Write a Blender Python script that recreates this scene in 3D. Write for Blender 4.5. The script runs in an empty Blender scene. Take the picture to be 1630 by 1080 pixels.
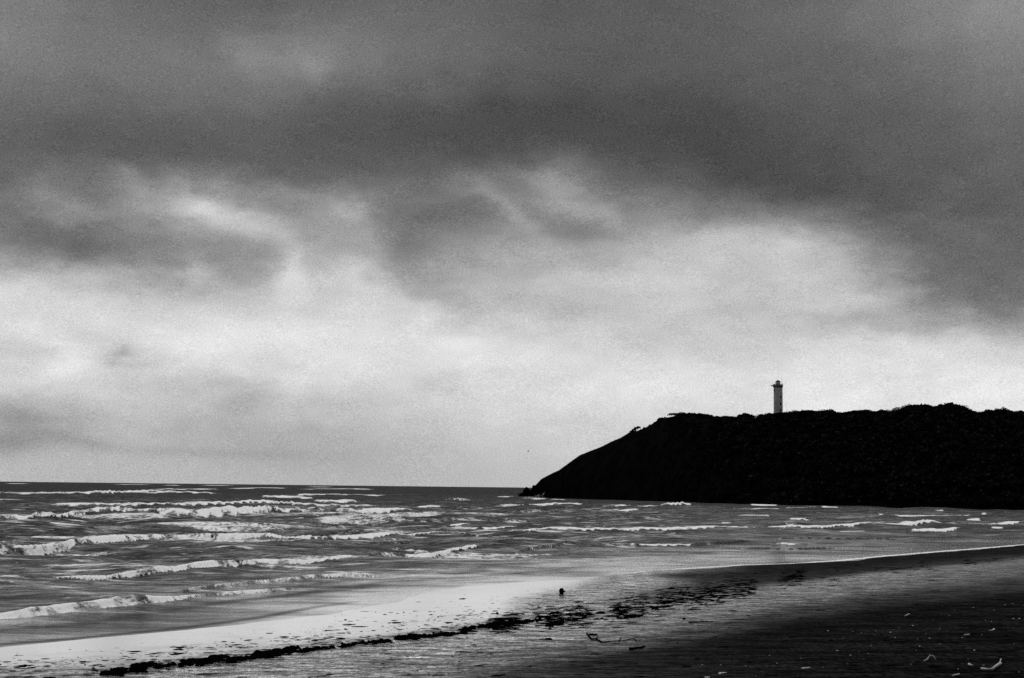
import bpy, bmesh, math, random
import numpy as np
from mathutils import Vector, Matrix

scene = bpy.context.scene
COL = scene.collection
rad = math.radians

# ------------------------------------------------------------------ camera
W, H, F = 1630.0, 1080.0, 2240.0            # size and focal length of the photo in pixels
CAM_H = 5.0                                 # eye height above the sea
PITCH = math.atan(236.0 / F)
ROLL = rad(0.657)
cam_d = bpy.data.cameras.new('camera')
cam_d.sensor_width = 36.0
cam_d.lens = 36.0 * F / W
cam_d.clip_start = 0.1
cam_d.clip_end = 90000.0
cam = bpy.data.objects.new('camera', cam_d)
COL.objects.link(cam)
fwd = np.array([0, math.cos(PITCH), math.sin(PITCH)])
up0 = np.array([0, -math.sin(PITCH), math.cos(PITCH)])
X0 = np.array([1.0, 0, 0])
upv = up0 * math.cos(ROLL) - X0 * math.sin(ROLL)
rgt = X0 * math.cos(ROLL) + up0 * math.sin(ROLL)
M = Matrix(((rgt[0], upv[0], -fwd[0], 0), (rgt[1], upv[1], -fwd[1], 0),
            (rgt[2], upv[2], -fwd[2], CAM_H), (0, 0, 0, 1)))
cam.matrix_world = M
scene.camera = cam

def ray(px, py):
    d = fwd + rgt * ((px - W / 2) / F) + upv * ((H / 2 - py) / F)
    return d / np.linalg.norm(d)

def project(P):
    P = np.asarray(P, float) - np.array([0, 0, CAM_H])
    z = P @ fwd
    return W / 2 + F * (P @ rgt) / z, H / 2 - F * (P @ upv) / z

# ------------------------------------------------------------------ light and exposure
SUN_EL, SUN_AZ = rad(48), rad(-8)           # behind the cloud ahead of the camera, a little left
scene.view_settings.view_transform = 'Standard'
scene.view_settings.look = 'None'
scene.view_settings.gamma = 1.0
scene.view_settings.use_curve_mapping = False
scene.view_settings.exposure = 0.0
scene.cycles.use_denoising = False
scene.cycles.max_bounces = 5
scene.cycles.diffuse_bounces = 2
scene.cycles.glossy_bounces = 3
scene.cycles.sample_clamp_indirect = 3.0

sun_d = bpy.data.lights.new('sun', 'SUN')
sun_d.energy = 1.5
sun_d.angle = rad(50)
sun_d.color = (1.0, 0.998, 0.995)
sun = bpy.data.objects.new('sun', sun_d)
COL.objects.link(sun)
sd = Vector((math.sin(SUN_AZ) * math.cos(SUN_EL), math.cos(SUN_AZ) * math.cos(SUN_EL), math.sin(SUN_EL)))
sun.rotation_euler = sd.to_track_quat('Z', 'Y').to_euler()
sun.location = (0, 0, 80)

# ------------------------------------------------------------------ node helper
class NT:
    def __init__(s, tree):
        s.t = tree
        s.n = tree.nodes
    def node(s, typ, **kw):
        n = s.n.new(typ)
        for k, v in kw.items():
            setattr(n, k, v)
        return n
    def put(s, sock, v):
        if hasattr(v, 'is_linked') or isinstance(v, bpy.types.NodeSocket):
            s.t.links.new(v, sock)
        else:
            sock.default_value = v
    def m(s, op, a, b=None, c=None, clamp=False):
        n = s.node('ShaderNodeMath', operation=op, use_clamp=clamp)
        for i, v in enumerate((a, b, c)):
            if v is not None:
                s.put(n.inputs[i], v)
        return n.outputs[0]
    def noise(s, vec, scale, detail=4, rough=0.55, lac=2.0, dist=0.0):
        n = s.node('ShaderNodeTexNoise', noise_dimensions='3D')
        s.put(n.inputs['Vector'], vec)
        n.inputs['Scale'].default_value = scale
        n.inputs['Detail'].default_value = detail
        n.inputs['Roughness'].default_value = rough
        n.inputs['Lacunarity'].default_value = lac
        n.inputs['Distortion'].default_value = dist
        return n.outputs[0]
    def xyz(s, x, y, z):
        n = s.node('ShaderNodeCombineXYZ')
        for i, v in enumerate((x, y, z)):
            s.put(n.inputs[i], v)
        return n.outputs[0]
    def smooth(s, v, a, b, lo=0.0, hi=1.0):
        n = s.node('ShaderNodeMapRange', interpolation_type='SMOOTHSTEP')
        s.put(n.inputs[0], v)
        s.put(n.inputs[1], a)
        s.put(n.inputs[2], b)
        n.inputs[3].default_value = lo
        n.inputs[4].default_value = hi
        return n.outputs[0]
    def mixf(s, f, a, b):
        n = s.node('ShaderNodeMix', data_type='FLOAT')
        s.put(n.inputs[0], f)
        s.put(n.inputs[2], a)
        s.put(n.inputs[3], b)
        return n.outputs[0]

# ------------------------------------------------------------------ sky: storm cloud deck
world = bpy.data.worlds.new("World")
scene.world = world
world.use_nodes = True
wt = NT(world.node_tree)
wt.n.clear()
# cloud density study: rows of brightness of the cloud layer by azimuth and height
SKY_Y = list(range(0, 800, 40))
SKY = {
    0:    [122,125,122,115,108, 98, 90, 95,112,108,150,200,225,222,212,205,185,145,178,180],
    100:  [112,115,118,112,100, 88, 85, 92,118,100, 92,175,222,215,222,215,185,160,182,180],
    200:  [105,108,115,115,105, 88, 82,112,130,108,110,160,212,215,200,212,200,180,178,180],
    300:  [ 98, 98,110,118,105, 90, 85,100,170,140,125,165,205,220,222,205,195,175,172,180],
    400:  [ 92, 98,120,118,105, 88, 85,100,150,150,125,165,200,222,225,205,180,165,170,180],
    500:  [ 90,105,135,118, 98, 85, 85, 92,130,135,150,205,215,222,222,212,195,170,168,180],
    600:  [100,108,115,105, 88, 78, 80, 95,120,135,150,190,218,222,222,218,205,185,168,180],
    700:  [ 95,102,105,100, 80, 72, 75, 95,105,100,135,165,195,218,222,218,208,195,178,182],
    800:  [ 92, 95, 98, 92, 74, 70, 72,110,115,120,165,180,175,210,220,222,210,200,190,185],
    900:  [ 88, 90, 90, 88, 72, 70, 75,115,125,115,165,185,185,195,215,220,215,205,198,190],
    1000: [ 85, 88, 88, 84, 72, 70, 72, 95,120,125,165,190,190,195,212,218,218,210,200,190],
    1100: [ 88, 90, 88, 84, 74, 68, 68, 75,115,150,170,195,195,195,210,218,218,210,200,190],
    1200: [ 95, 95, 94, 90, 82, 76, 70, 72, 92,155,180,190,195,190,210,220,218,215,205,195],
    1300: [102,102, 98, 94, 88, 82, 78, 74, 80,135,170,185,195,190,215,222,222,218,210,200],
    1400: [112,110,104, 98, 94, 88, 84, 82, 84, 98,130,165,180,175,220,225,225,220,212,205],
    1500: [125,122,115,105, 98, 92, 90, 88, 88, 92,100,110,120,165,222,228,226,222,215,208],
    1600: [140,135,128,115,108,102, 98, 96, 95, 95, 98,100,105,150,215,225,225,222,215,208],
}
sk_x = np.array(sorted(SKY))
sk_v = np.array([SKY[x] for x in sk_x], float) / 255.0
def sky_at(px, py):
    col = np.array([np.interp(py, SKY_Y, sk_v[i]) for i in range(len(sk_x))])
    return float(np.interp(px, sk_x, col))
NA = 21
AZ = np.radians(np.linspace(-21.5, 21.5, NA))
EL = np.radians(np.linspace(0.0, 20.5, 26))
tc = wt.node('ShaderNodeTexCoord').outputs['Generated']
sep = wt.node('ShaderNodeSeparateXYZ')
wt.t.links.new(tc, sep.inputs[0])
dx, dy, dz = sep.outputs
az0 = wt.m('ARCTAN2', dx, dy)
el0 = wt.m('ARCSINE', dz)
cv = wt.xyz(wt.m('MULTIPLY', az0, 1.0), wt.m('MULTIPLY', el0, 2.2), wt.m('MULTIPLY', dy, 0.2))
cv2 = wt.xyz(wt.m('ADD', az0, 5.0), wt.m('MULTIPLY', el0, 2.0), 3.3)
w1 = wt.m('SUBTRACT', wt.noise(cv, 13.0, 6, 0.6), 0.5)
w2 = wt.m('SUBTRACT', wt.noise(cv2, 13.0, 6, 0.6), 0.5)
# the warp fades towards the horizon so that the lowest band stays level
wamp = wt.smooth(el0, 0.0, 0.09)
w3 = wt.m('SUBTRACT', wt.noise(cv, 42.0, 5, 0.6), 0.5)
w4 = wt.m('SUBTRACT', wt.noise(cv2, 42.0, 5, 0.6), 0.5)
az = wt.m('ADD', az0, wt.m('MULTIPLY', wt.m('ADD', wt.m('MULTIPLY', w1, 0.060), wt.m('MULTIPLY', w3, 0.022)), wamp))
el = wt.m('ADD', el0, wt.m('MULTIPLY', wt.m('ADD', wt.m('MULTIPLY', w2, 0.034), wt.m('MULTIPLY', w4, 0.014)), wamp))
elp = wt.m('DIVIDE', el, float(EL[-1]), clamp=True)
azc = wt.m('MINIMUM', wt.m('MAXIMUM', az, float(AZ[0])), float(AZ[-1]))
acc = None
for i, a in enumerate(AZ):
    r = wt.node('ShaderNodeValToRGB')
    cr = r.color_ramp
    cr.interpolation = 'B_SPLINE'
    for j, e in enumerate(EL):
        d = np.array([math.sin(a) * math.cos(e), math.cos(a) * math.cos(e), math.sin(e)])
        px, py = project(d * 1000 + np.array([0, 0, CAM_H]))
        v = sky_at(px, py)
        pos = j / (len(EL) - 1)
        if j == 0:
            elem = cr.elements[0]; elem.position = 0
        elif j == len(EL) - 1:
            elem = cr.elements[-1]; elem.position = 1
        else:
            elem = cr.elements.new(pos)
        elem.color = (v, v, v, 1)
    wt.t.links.new(elp, r.inputs[0])
    t = wt.m('SUBTRACT', 1.0, wt.m('DIVIDE', wt.m('ABSOLUTE', wt.m('SUBTRACT', azc, float(a))), float(AZ[1] - AZ[0])), clamp=True)
    wgt = wt.smooth(t, 0.0, 1.0)
    rv = wt.m('MULTIPLY', r.outputs[0], wgt)
    acc = rv if acc is None else wt.m('ADD', acc, rv)
# single wisps and gaps of the cloud deck: px, py, radius x, radius y, tilt, strength
WISPS = [
    (310,342,110,36,6,.05),(415,375,60,26,10,.05),(570,350,60,26,10,.03),
    (290,325,64,28,8,.07),(338,330,26,16,20,.06),(380,350,60,16,25,.07),(120,335,50,14,10,.08),(205,282,18,12,30,.06),
    (450,362,40,14,10,.05),(555,338,40,17,12,.13),(575,385,30,20,0,.04),(768,298,46,24,28,.09),(820,345,40,14,35,.10),
    (890,300,46,26,15,.12),(940,325,50,24,20,.07),(965,350,30,14,30,.06),(375,70,30,18,25,.04),(440,88,46,18,15,.03),
    (498,106,26,18,10,.03),(190,572,26,10,-8,-.13),(130,540,55,24,0,-.05),(62,532,40,16,10,.05),(105,565,26,22,30,.05),(20,560,40,24,0,-.03),(300,615,70,12,-5,-.04),(470,620,30,16,10,.05),(20,662,55,8,5,-.08),
    (12,705,50,12,-4,-.10),(120,700,60,8,10,-.06),(330,720,120,7,1,-.04),(640,410,50,30,20,-.10),(560,430,20,16,0,.05),
    (300,432,16,16,0,.08),(475,430,22,22,40,.10),(730,480,60,22,25,-.06),(890,490,90,16,5,-.04),(1240,395,110,22,4,.09),
    (1370,470,40,14,10,.07),(1200,500,120,12,6,-.03),(1150,440,80,20,0,.03),(1100,385,40,16,0,.05),(1040,440,60,20,0,.03),
    (1350,505,60,12,-3,-.05),(1450,560,120,16,3,.03),(380,640,50,22,-20,-.05),(440,598,60,8,6,.03),(760,540,90,16,0,.03),
    (800,640,60,20,0,.02),(700,620,60,12,-10,-.03),
]
for (px, py, rx, ry, tilt, amp) in WISPS:
    d = ray(px, py)
    a0, e0 = math.atan2(d[0], d[1]), math.asin(d[2])
    th = rad(-tilt)
    da = wt.m('SUBTRACT', az, a0); de = wt.m('SUBTRACT', el, e0)
    p = wt.m('ADD', wt.m('MULTIPLY', da, math.cos(th) * F / rx), wt.m('MULTIPLY', de, math.sin(th) * F / rx))
    q = wt.m('SUBTRACT', wt.m('MULTIPLY', de, math.cos(th) * F / ry), wt.m('MULTIPLY', da, math.sin(th) * F / ry))
    rr = wt.m('ADD', wt.m('MULTIPLY', p, p), wt.m('MULTIPLY', q, q))
    g = wt.m('MULTIPLY', wt.m('EXPONENT', wt.m('MULTIPLY', rr, -0.6)), amp)
    acc = wt.m('ADD', acc, g)
# cloud texture over the deck
n_big = wt.m('SUBTRACT', wt.noise(cv, 16.0, 8, 0.64, dist=0.2), 0.5)
n_fine = wt.m('SUBTRACT', wt.noise(cv, 900.0, 1, 0.7), 0.5)
acc = wt.m('ADD', acc, wt.m('MULTIPLY', wt.m('MULTIPLY', n_big, 0.24), wt.m('MULTIPLY', wt.smooth(el0, 0.0, 0.06, 0.25, 1.0), wt.smooth(el0, 0.19, 0.25, 1.0, 0.35))))
acc = wt.m('ADD', acc, wt.m('MULTIPLY', n_fine, 0.32))
front = wt.m('POWER', wt.m('MAXIMUM', acc, 0.0), 2.2)
# unseen dome shaped for light: dark ahead, added brightness overhead lights foam, dark behind
upper = wt.mixf(wt.smooth(el0, rad(31), rad(58)), 0.09, 1.10)
dirf = wt.smooth(dy, -0.15, 0.35)                      # 1 = ahead of the camera
back = wt.mixf(wt.smooth(el0, rad(5), rad(60)), 0.075, 0.20)
upper = wt.mixf(dirf, back, upper)
upper = wt.m('MULTIPLY', upper, wt.m('ADD', 1.0, wt.m('MULTIPLY', w1, 0.8)))
side = wt.mixf(wt.smooth(dy, 0.1, 0.75), 0.0, 1.0)
low = wt.mixf(side, wt.mixf(dirf, back, 0.16), front)
lum = wt.mixf(wt.smooth(el0, rad(19.5), rad(27)), low, upper)
# clear sky behind the deck, reduced to grey by the black and white film
sky = wt.node('ShaderNodeTexSky', sky_type='NISHITA', sun_disc=False)
sky.sun_elevation = SUN_EL
sky.sun_rotation = SUN_AZ
bw = wt.node('ShaderNodeRGBToBW')
wt.t.links.new(sky.outputs[0], bw.inputs[0])
tot = wt.m('ADD', wt.m('MULTIPLY', lum, 9.8), wt.m('MULTIPLY', bw.outputs[0], 0.02))
bg = wt.node('ShaderNodeBackground')
wt.t.links.new(tot, bg.inputs[0])
bg.inputs[1].default_value = 0.1
wo = wt.node('ShaderNodeOutputWorld')
wt.t.links.new(bg.outputs[0], wo.inputs[0])
world.cycles.sampling_method = 'MANUAL'
world.cycles.sample_map_resolution = 512

# ------------------------------------------------------------------ helpers
def tag(o, label=None, cat=None, group=None, kind=None):
    if label: o['label'] = label
    if cat: o['category'] = cat
    if group: o['group'] = group
    if kind: o['kind'] = kind
    return o

def empty(name, loc, rz=0.0):
    o = bpy.data.objects.new(name, None)
    COL.objects.link(o)
    o.location = loc
    o.rotation_euler = (0, 0, rz)
    o.empty_display_size = 0.2
    return o

def mesh_obj(name, V, Fc, mat, parent=None, smooth=False):
    me = bpy.data.meshes.new(name)
    if isinstance(Fc, np.ndarray):
        V = np.asarray(V, np.float32)
        k = Fc.shape[1]
        me.vertices.add(len(V)); me.vertices.foreach_set('co', V.ravel())
        me.loops.add(Fc.size); me.loops.foreach_set('vertex_index', Fc.astype(np.int32).ravel())
        me.polygons.add(len(Fc)); me.polygons.foreach_set('loop_start', np.arange(0, Fc.size, k, dtype=np.int32))
        me.update(calc_edges=True); me.validate()
    else:
        me.from_pydata([tuple(map(float, v)) for v in V], [], [tuple(f) for f in Fc])
        me.update()
    me.materials.append(mat)
    if smooth:
        me.polygons.foreach_set('use_smooth', np.ones(len(me.polygons), bool))
    o = bpy.data.objects.new(name, me)
    COL.objects.link(o)
    if parent is not None:
        o.parent = parent
    return o

def attr(o, name, vals):
    a = o.data.attributes.new(name, 'FLOAT', 'POINT')
    a.data.foreach_set('value', np.asarray(vals, np.float32).ravel())

_rng = np.random.default_rng(7)
_P = _rng.random((256, 256))
def vnoise(x, y):
    x = np.asarray(x, float); y = np.asarray(y, float)
    xi = np.floor(x).astype(int); yi = np.floor(y).astype(int)
    fx = x - xi; fy = y - yi
    fx = fx * fx * (3 - 2 * fx); fy = fy * fy * (3 - 2 * fy)
    a = _P[xi & 255, yi & 255]; b = _P[(xi + 1) & 255, yi & 255]
    c = _P[xi & 255, (yi + 1) & 255]; d = _P[(xi + 1) & 255, (yi + 1) & 255]
    return (a * (1 - fx) + b * fx) * (1 - fy) + (c * (1 - fx) + d * fx) * fy
def fbm(x, y, o=4):
    s = 0; a = 0.5; t = 0
    for i in range(o):
        s = s + a * vnoise(x * 2 ** i + 17.3 * i, y * 2 ** i + 9.1 * i); t += a; a *= 0.5
    return s / t
def sstep(x, a, b):
    t = np.clip((x - a) / (b - a), 0, 1)
    return t * t * (3 - 2 * t)

def sea_at(px, py, z=0.0):
    d = ray(px, py)
    t = (z - CAM_H) / d[2]
    return np.array([d[0] * t, d[1] * t])

# ------------------------------------------------------------------ the beach
SHORE_PX = [(-60,1037),(0,1030),(130,1019),(300,1003),(430,985),(520,969),(600,957),(660,946),(750,933),(850,926),(950,921),
            (1050,908),(1120,904.5),(1190,900),(1260,898),(1340,893),(1400,887),(1470,881),(1560,874),(1630,868),(1720,861)]
shore = [sea_at(*p) for p in SHORE_PX]
d0 = (shore[0] - shore[4]); d0 = d0 / np.linalg.norm(d0)
d1 = (shore[-1] - shore[-3]); d1 = d1 / np.linalg.norm(d1)
shore = [shore[0] + d0 * 400, shore[0] + d0 * 60] + shore + [shore[-1] + d1 * 120, shore[-1] + d1 * 500]
shore = np.array(shore)
def shore_s(x, y):
    """signed distance to the waterline, positive on the land side"""
    best = np.full(x.shape, 1e18); sg = np.ones(x.shape)
    for a, b in zip(shore[:-1], shore[1:]):
        ab = b - a; L2 = ab @ ab
        t = np.clip(((x - a[0]) * ab[0] + (y - a[1]) * ab[1]) / L2, 0, 1)
        qx = x - (a[0] + t * ab[0]); qy = y - (a[1] + t * ab[1])
        d = qx * qx + qy * qy
        cr = ab[0] * (y - a[1]) - ab[1] * (x - a[0])
        m = d < best
        best = np.where(m, d, best); sg = np.where(m, np.where(cr < 0, 1.0, -1.0), sg)
    return np.sqrt(best) * sg
def sand_z(x, y):
    x = np.asarray(x, float); y = np.asarray(y, float)
    s = shore_s(x, y)
    z = np.where(s > 0, 0.012 * s, 0.03 * s)
    z = np.maximum(z, -4.0)
    r = np.hypot(x, y)
    z = z + 2.6 * (1 - sstep(r, 6, 24)) * (s > 0)          # the berm the camera stands on
    land = np.clip(s / 6.0, 0, 1)
    z = z + land * 0.05 * (fbm(x * 0.22 + 3, y * 0.22, 3) - 0.5) + land * 0.02 * (fbm(x * 1.1, y * 1.1 + 7, 3) - 0.5)
    return z
def ground_at(px, py):
    z = 0.3
    for _ in range(12):
        p = sea_at(px, py, z)
        z = float(sand_z(np.array([p[0]]), np.array([p[1]]))[0])
    return np.array([p[0], p[1], z])

# how wet the sand is, across the beach (seven lines, sea to land) and along it
WETC = {
    -200:[(1052,1),(1070,1),(1090,.95),(1110,.8),(1130,.7),(1160,.6),(1200,.5)],
    0:   [(1030,1),(1045,1),(1062,.95),(1078,.85),(1100,.7),(1130,.5),(1200,.3)],
    200: [(1013,1),(1030,1),(1055,.95),(1072,.80),(1085,.70),(1120,.5),(1200,.3)],
    400: [(988,1),(1005,1),(1032,.95),(1052,.75),(1065,.65),(1090,.5),(1200,.2)],
    600: [(955,1),(975,1),(1010,.95),(1032,.62),(1050,.50),(1080,.38),(1200,.05)],
    800: [(925,1),(945,1),(980,.95),(1005,.50),(1030,.38),(1060,.22),(1090,.05)],
    900: [(920,1),(940,.88),(965,.7),(995,.42),(1020,.33),(1048,.18),(1075,.04)],
    1000:[(912,.8),(930,.42),(955,.18),(985,.32),(1010,.26),(1035,.13),(1060,.02)],
    1100:[(906,.12),(920,.04),(940,.06),(970,.28),(990,.22),(1015,.08),(1045,.01)],
    1200:[(900,.012),(915,.01),(930,.03),(952,.30),(972,.24),(992,.06),(1020,.005)],
    1400:[(886,.01),(896,.01),(908,.03),(920,.30),(940,.23),(962,.06),(985,.003)],
    1630:[(869,.01),(878,.01),(888,.05),(897,.30),(912,.22),(935,.07),(960,.002)],
    1900:[(846,.01),(854,.01),(862,.05),(870,.24),(884,.18),(905,.07),(930,.002)],
}
wx = sorted(WETC)
WK = np.array([[p[0] for p in WETC[x]] for x in wx], float)
WV = np.array([[p[1] for p in WETC[x]] for x in wx], float)
def wetness(x, y):
    ok = y > 8
    P = np.stack([x, np.where(ok, y, 8.0), np.zeros_like(x)], -1)
    px, py = project(P)
    px = px + 90 * (fbm(x * 0.12, y * 0.12, 3) - 0.5)
    px = np.clip(px, wx[0], wx[-1])
    ky = [np.interp(px, wx, WK[:, k]) for k in range(7)]
    kv = [np.interp(px, wx, WV[:, k]) for k in range(7)]
    out = kv[0].copy()
    for k in range(6):
        t = (py - ky[k]) / np.maximum(ky[k + 1] - ky[k], 1e-6)
        seg = (t >= 0) & (t <= 1)
        tt = t * t * (3 - 2 * t)
        out = np.where(seg, kv[k] + (kv[k + 1] - kv[k]) * tt, out)
    out = np.where(py > ky[6], kv[6], out)
    return out

def mat_new(name):
    m = bpy.data.materials.new(name)
    m.use_nodes = True
    t = NT(m.node_tree)
    t.n.clear()
    return m, t

def mat_sand():
    m, t = mat_new('black_sand')
    pos = t.node('ShaderNodeNewGeometry').outputs['Position']
    a = t.node('ShaderNodeAttribute', attribute_name='wet').outputs['Fac']
    mp = t.node('ShaderNodeMapping'); t.put(mp.inputs[0], pos)
    mp.inputs['Rotation'].default_value = (0, 0, rad(-25)); mp.inputs['Scale'].default_value = (0.32, 1.0, 1.0)
    v = mp.outputs[0]
    n1 = t.noise(v, 1.6, 6, 0.6)
    n2 = t.noise(v, 3.4, 4, 0.55)
    n3 = t.noise(pos, 60.0, 3, 0.6)
    n0 = t.noise(v, 0.75, 7, 0.68)
    wet = t.m('MULTIPLY', a, t.smooth(n1, 0.30, 0.62, 0.55, 1.15))
    # fully flooded parts keep an unbroken film of water
    wet = t.mixf(t.smooth(a, 0.80, 0.98), t.m('MULTIPLY', wet, t.smooth(n2, 0.25, 0.65, 0.5, 1.25)), a)
    wet = t.m('MINIMUM', wet, 1.0)
    base = t.mixf(t.smooth(n2, .3, .7), 0.005, 0.017)
    base = t.m('MULTIPLY', base, t.smooth(n0, 0.35, 0.65, 0.35, 1.3))
    mg = t.node('ShaderNodeMapping'); t.put(mg.inputs[0], pos)
    mg.inputs['Scale'].default_value = (1.0, 0.40, 1.0)
    n4 = t.noise(mg.outputs[0], 8.0, 5, 0.72)
    mr = t.node('ShaderNodeMapping'); t.put(mr.inputs[0], pos)
    mr.inputs['Rotation'].default_value = (0, 0, rad(-7)); mr.inputs['Scale'].default_value = (0.55, 1.25, 1.0)
    nst = t.noise(mr.outputs[0], 2.3, 7, 0.66, dist=0.2)
    base = t.m('MULTIPLY', base, t.smooth(n4, 0.38, 0.66, 0.35, 2.0))
    wet = t.m('MULTIPLY', wet, t.mixf(t.smooth(a, .8, 1), t.m('MULTIPLY', t.smooth(n4, .40, .60, 1.3, .65), t.smooth(nst, .45, .55, 1.2, .55)), t.smooth(n4, .54, .68, 1.04, .88)))
    h = t.m('ADD', t.m('MULTIPLY', n1, 0.5), t.m('ADD', t.m('MULTIPLY', n2, 0.22), t.m('MULTIPLY', n3, 0.004)))
    bmp = t.node('ShaderNodeBump')
    t.put(bmp.inputs['Height'], h)
    t.put(bmp.inputs['Strength'], t.mixf(t.smooth(a, 0.6, 1.0), 1.0, 0.06))
    bmp.inputs['Distance'].default_value = 0.13
    bd = t.node('ShaderNodeBump')
    t.put(bd.inputs['Height'], h)
    bd.inputs['Strength'].default_value = 0.9; bd.inputs['Distance'].default_value = 0.12
    dif = t.node('ShaderNodeBsdfDiffuse'); t.put(dif.inputs[0], base); t.put(dif.inputs['Normal'], bd.outputs[0])
    gl = t.node('ShaderNodeBsdfGlossy'); gl.inputs[0].default_value = (0.97, 0.97, 0.97, 1)
    t.put(gl.inputs['Roughness'], t.mixf(t.smooth(a, 0.2, 1.0), 0.30, 0.10))
    t.put(gl.inputs['Normal'], bmp.outputs[0])
    fr = t.node('ShaderNodeFresnel'); fr.inputs[0].default_value = 1.7
    fac = t.m('MULTIPLY', wet, t.m('MULTIPLY', fr.outputs[0], 1.55), clamp=True)
    mx = t.node('ShaderNodeMixShader'); t.put(mx.inputs[0], fac)
    t.t.links.new(dif.outputs[0], mx.inputs[1]); t.t.links.new(gl.outputs[0], mx.inputs[2])
    o = t.node('ShaderNodeOutputMaterial'); t.t.links.new(mx.outputs[0], o.inputs[0])
    return m

def grid_faces(nr, nc):
    i = np.arange(nr - 1)[:, None]; j = np.arange(nc - 1)[None, :]
    a = (i * nc + j).ravel()
    return np.stack([a, a + 1, a + nc + 1, a + nc], 1)

# sand: a fan of rows in front of the camera, and one coarse sheet behind it
rows = np.concatenate([np.linspace(4, 28, 30, endpoint=False), 1 / np.linspace(1 / 28, 1 / 200, 420), np.geomspace(215, 1200, 20)])
us = np.concatenate([np.linspace(-2.4, -0.45, 40, endpoint=False), np.linspace(-0.45, 0.45, 420), np.linspace(0.46, 2.4, 40)])
YY, UU = np.meshgrid(rows, us, indexing='ij')
XX = UU * YY
zz = sand_z(XX, YY)
# faint ripples and swash scallops
sS = shore_s(XX, YY)
zz = zz + np.where(sS < 4, 0.02 * (fbm(XX * 0.25, YY * 0.12, 3) - 0.5), 0) * sstep(sS, -6, 0)
beach = mesh_obj('beach', np.stack([XX, YY, zz], -1).reshape(-1, 3), grid_faces(*XX.shape), mat_sand(), smooth=True)
attr(beach, 'wet', wetness(XX, YY))
tag(beach, kind='structure')
bx = np.linspace(-700, 700, 90); by = np.linspace(-400, 4.02, 60)
BY, BX = np.meshgrid(by, bx, indexing='ij')
beach2 = mesh_obj('sand', np.stack([BX, BY, sand_z(BX, BY) - 0.02], -1).reshape(-1, 3), grid_faces(*BX.shape), beach.data.materials[0], smooth=True)
attr(beach2, 'wet', np.zeros(BX.size) + 0.01)
tag(beach2, kind='structure')

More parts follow.
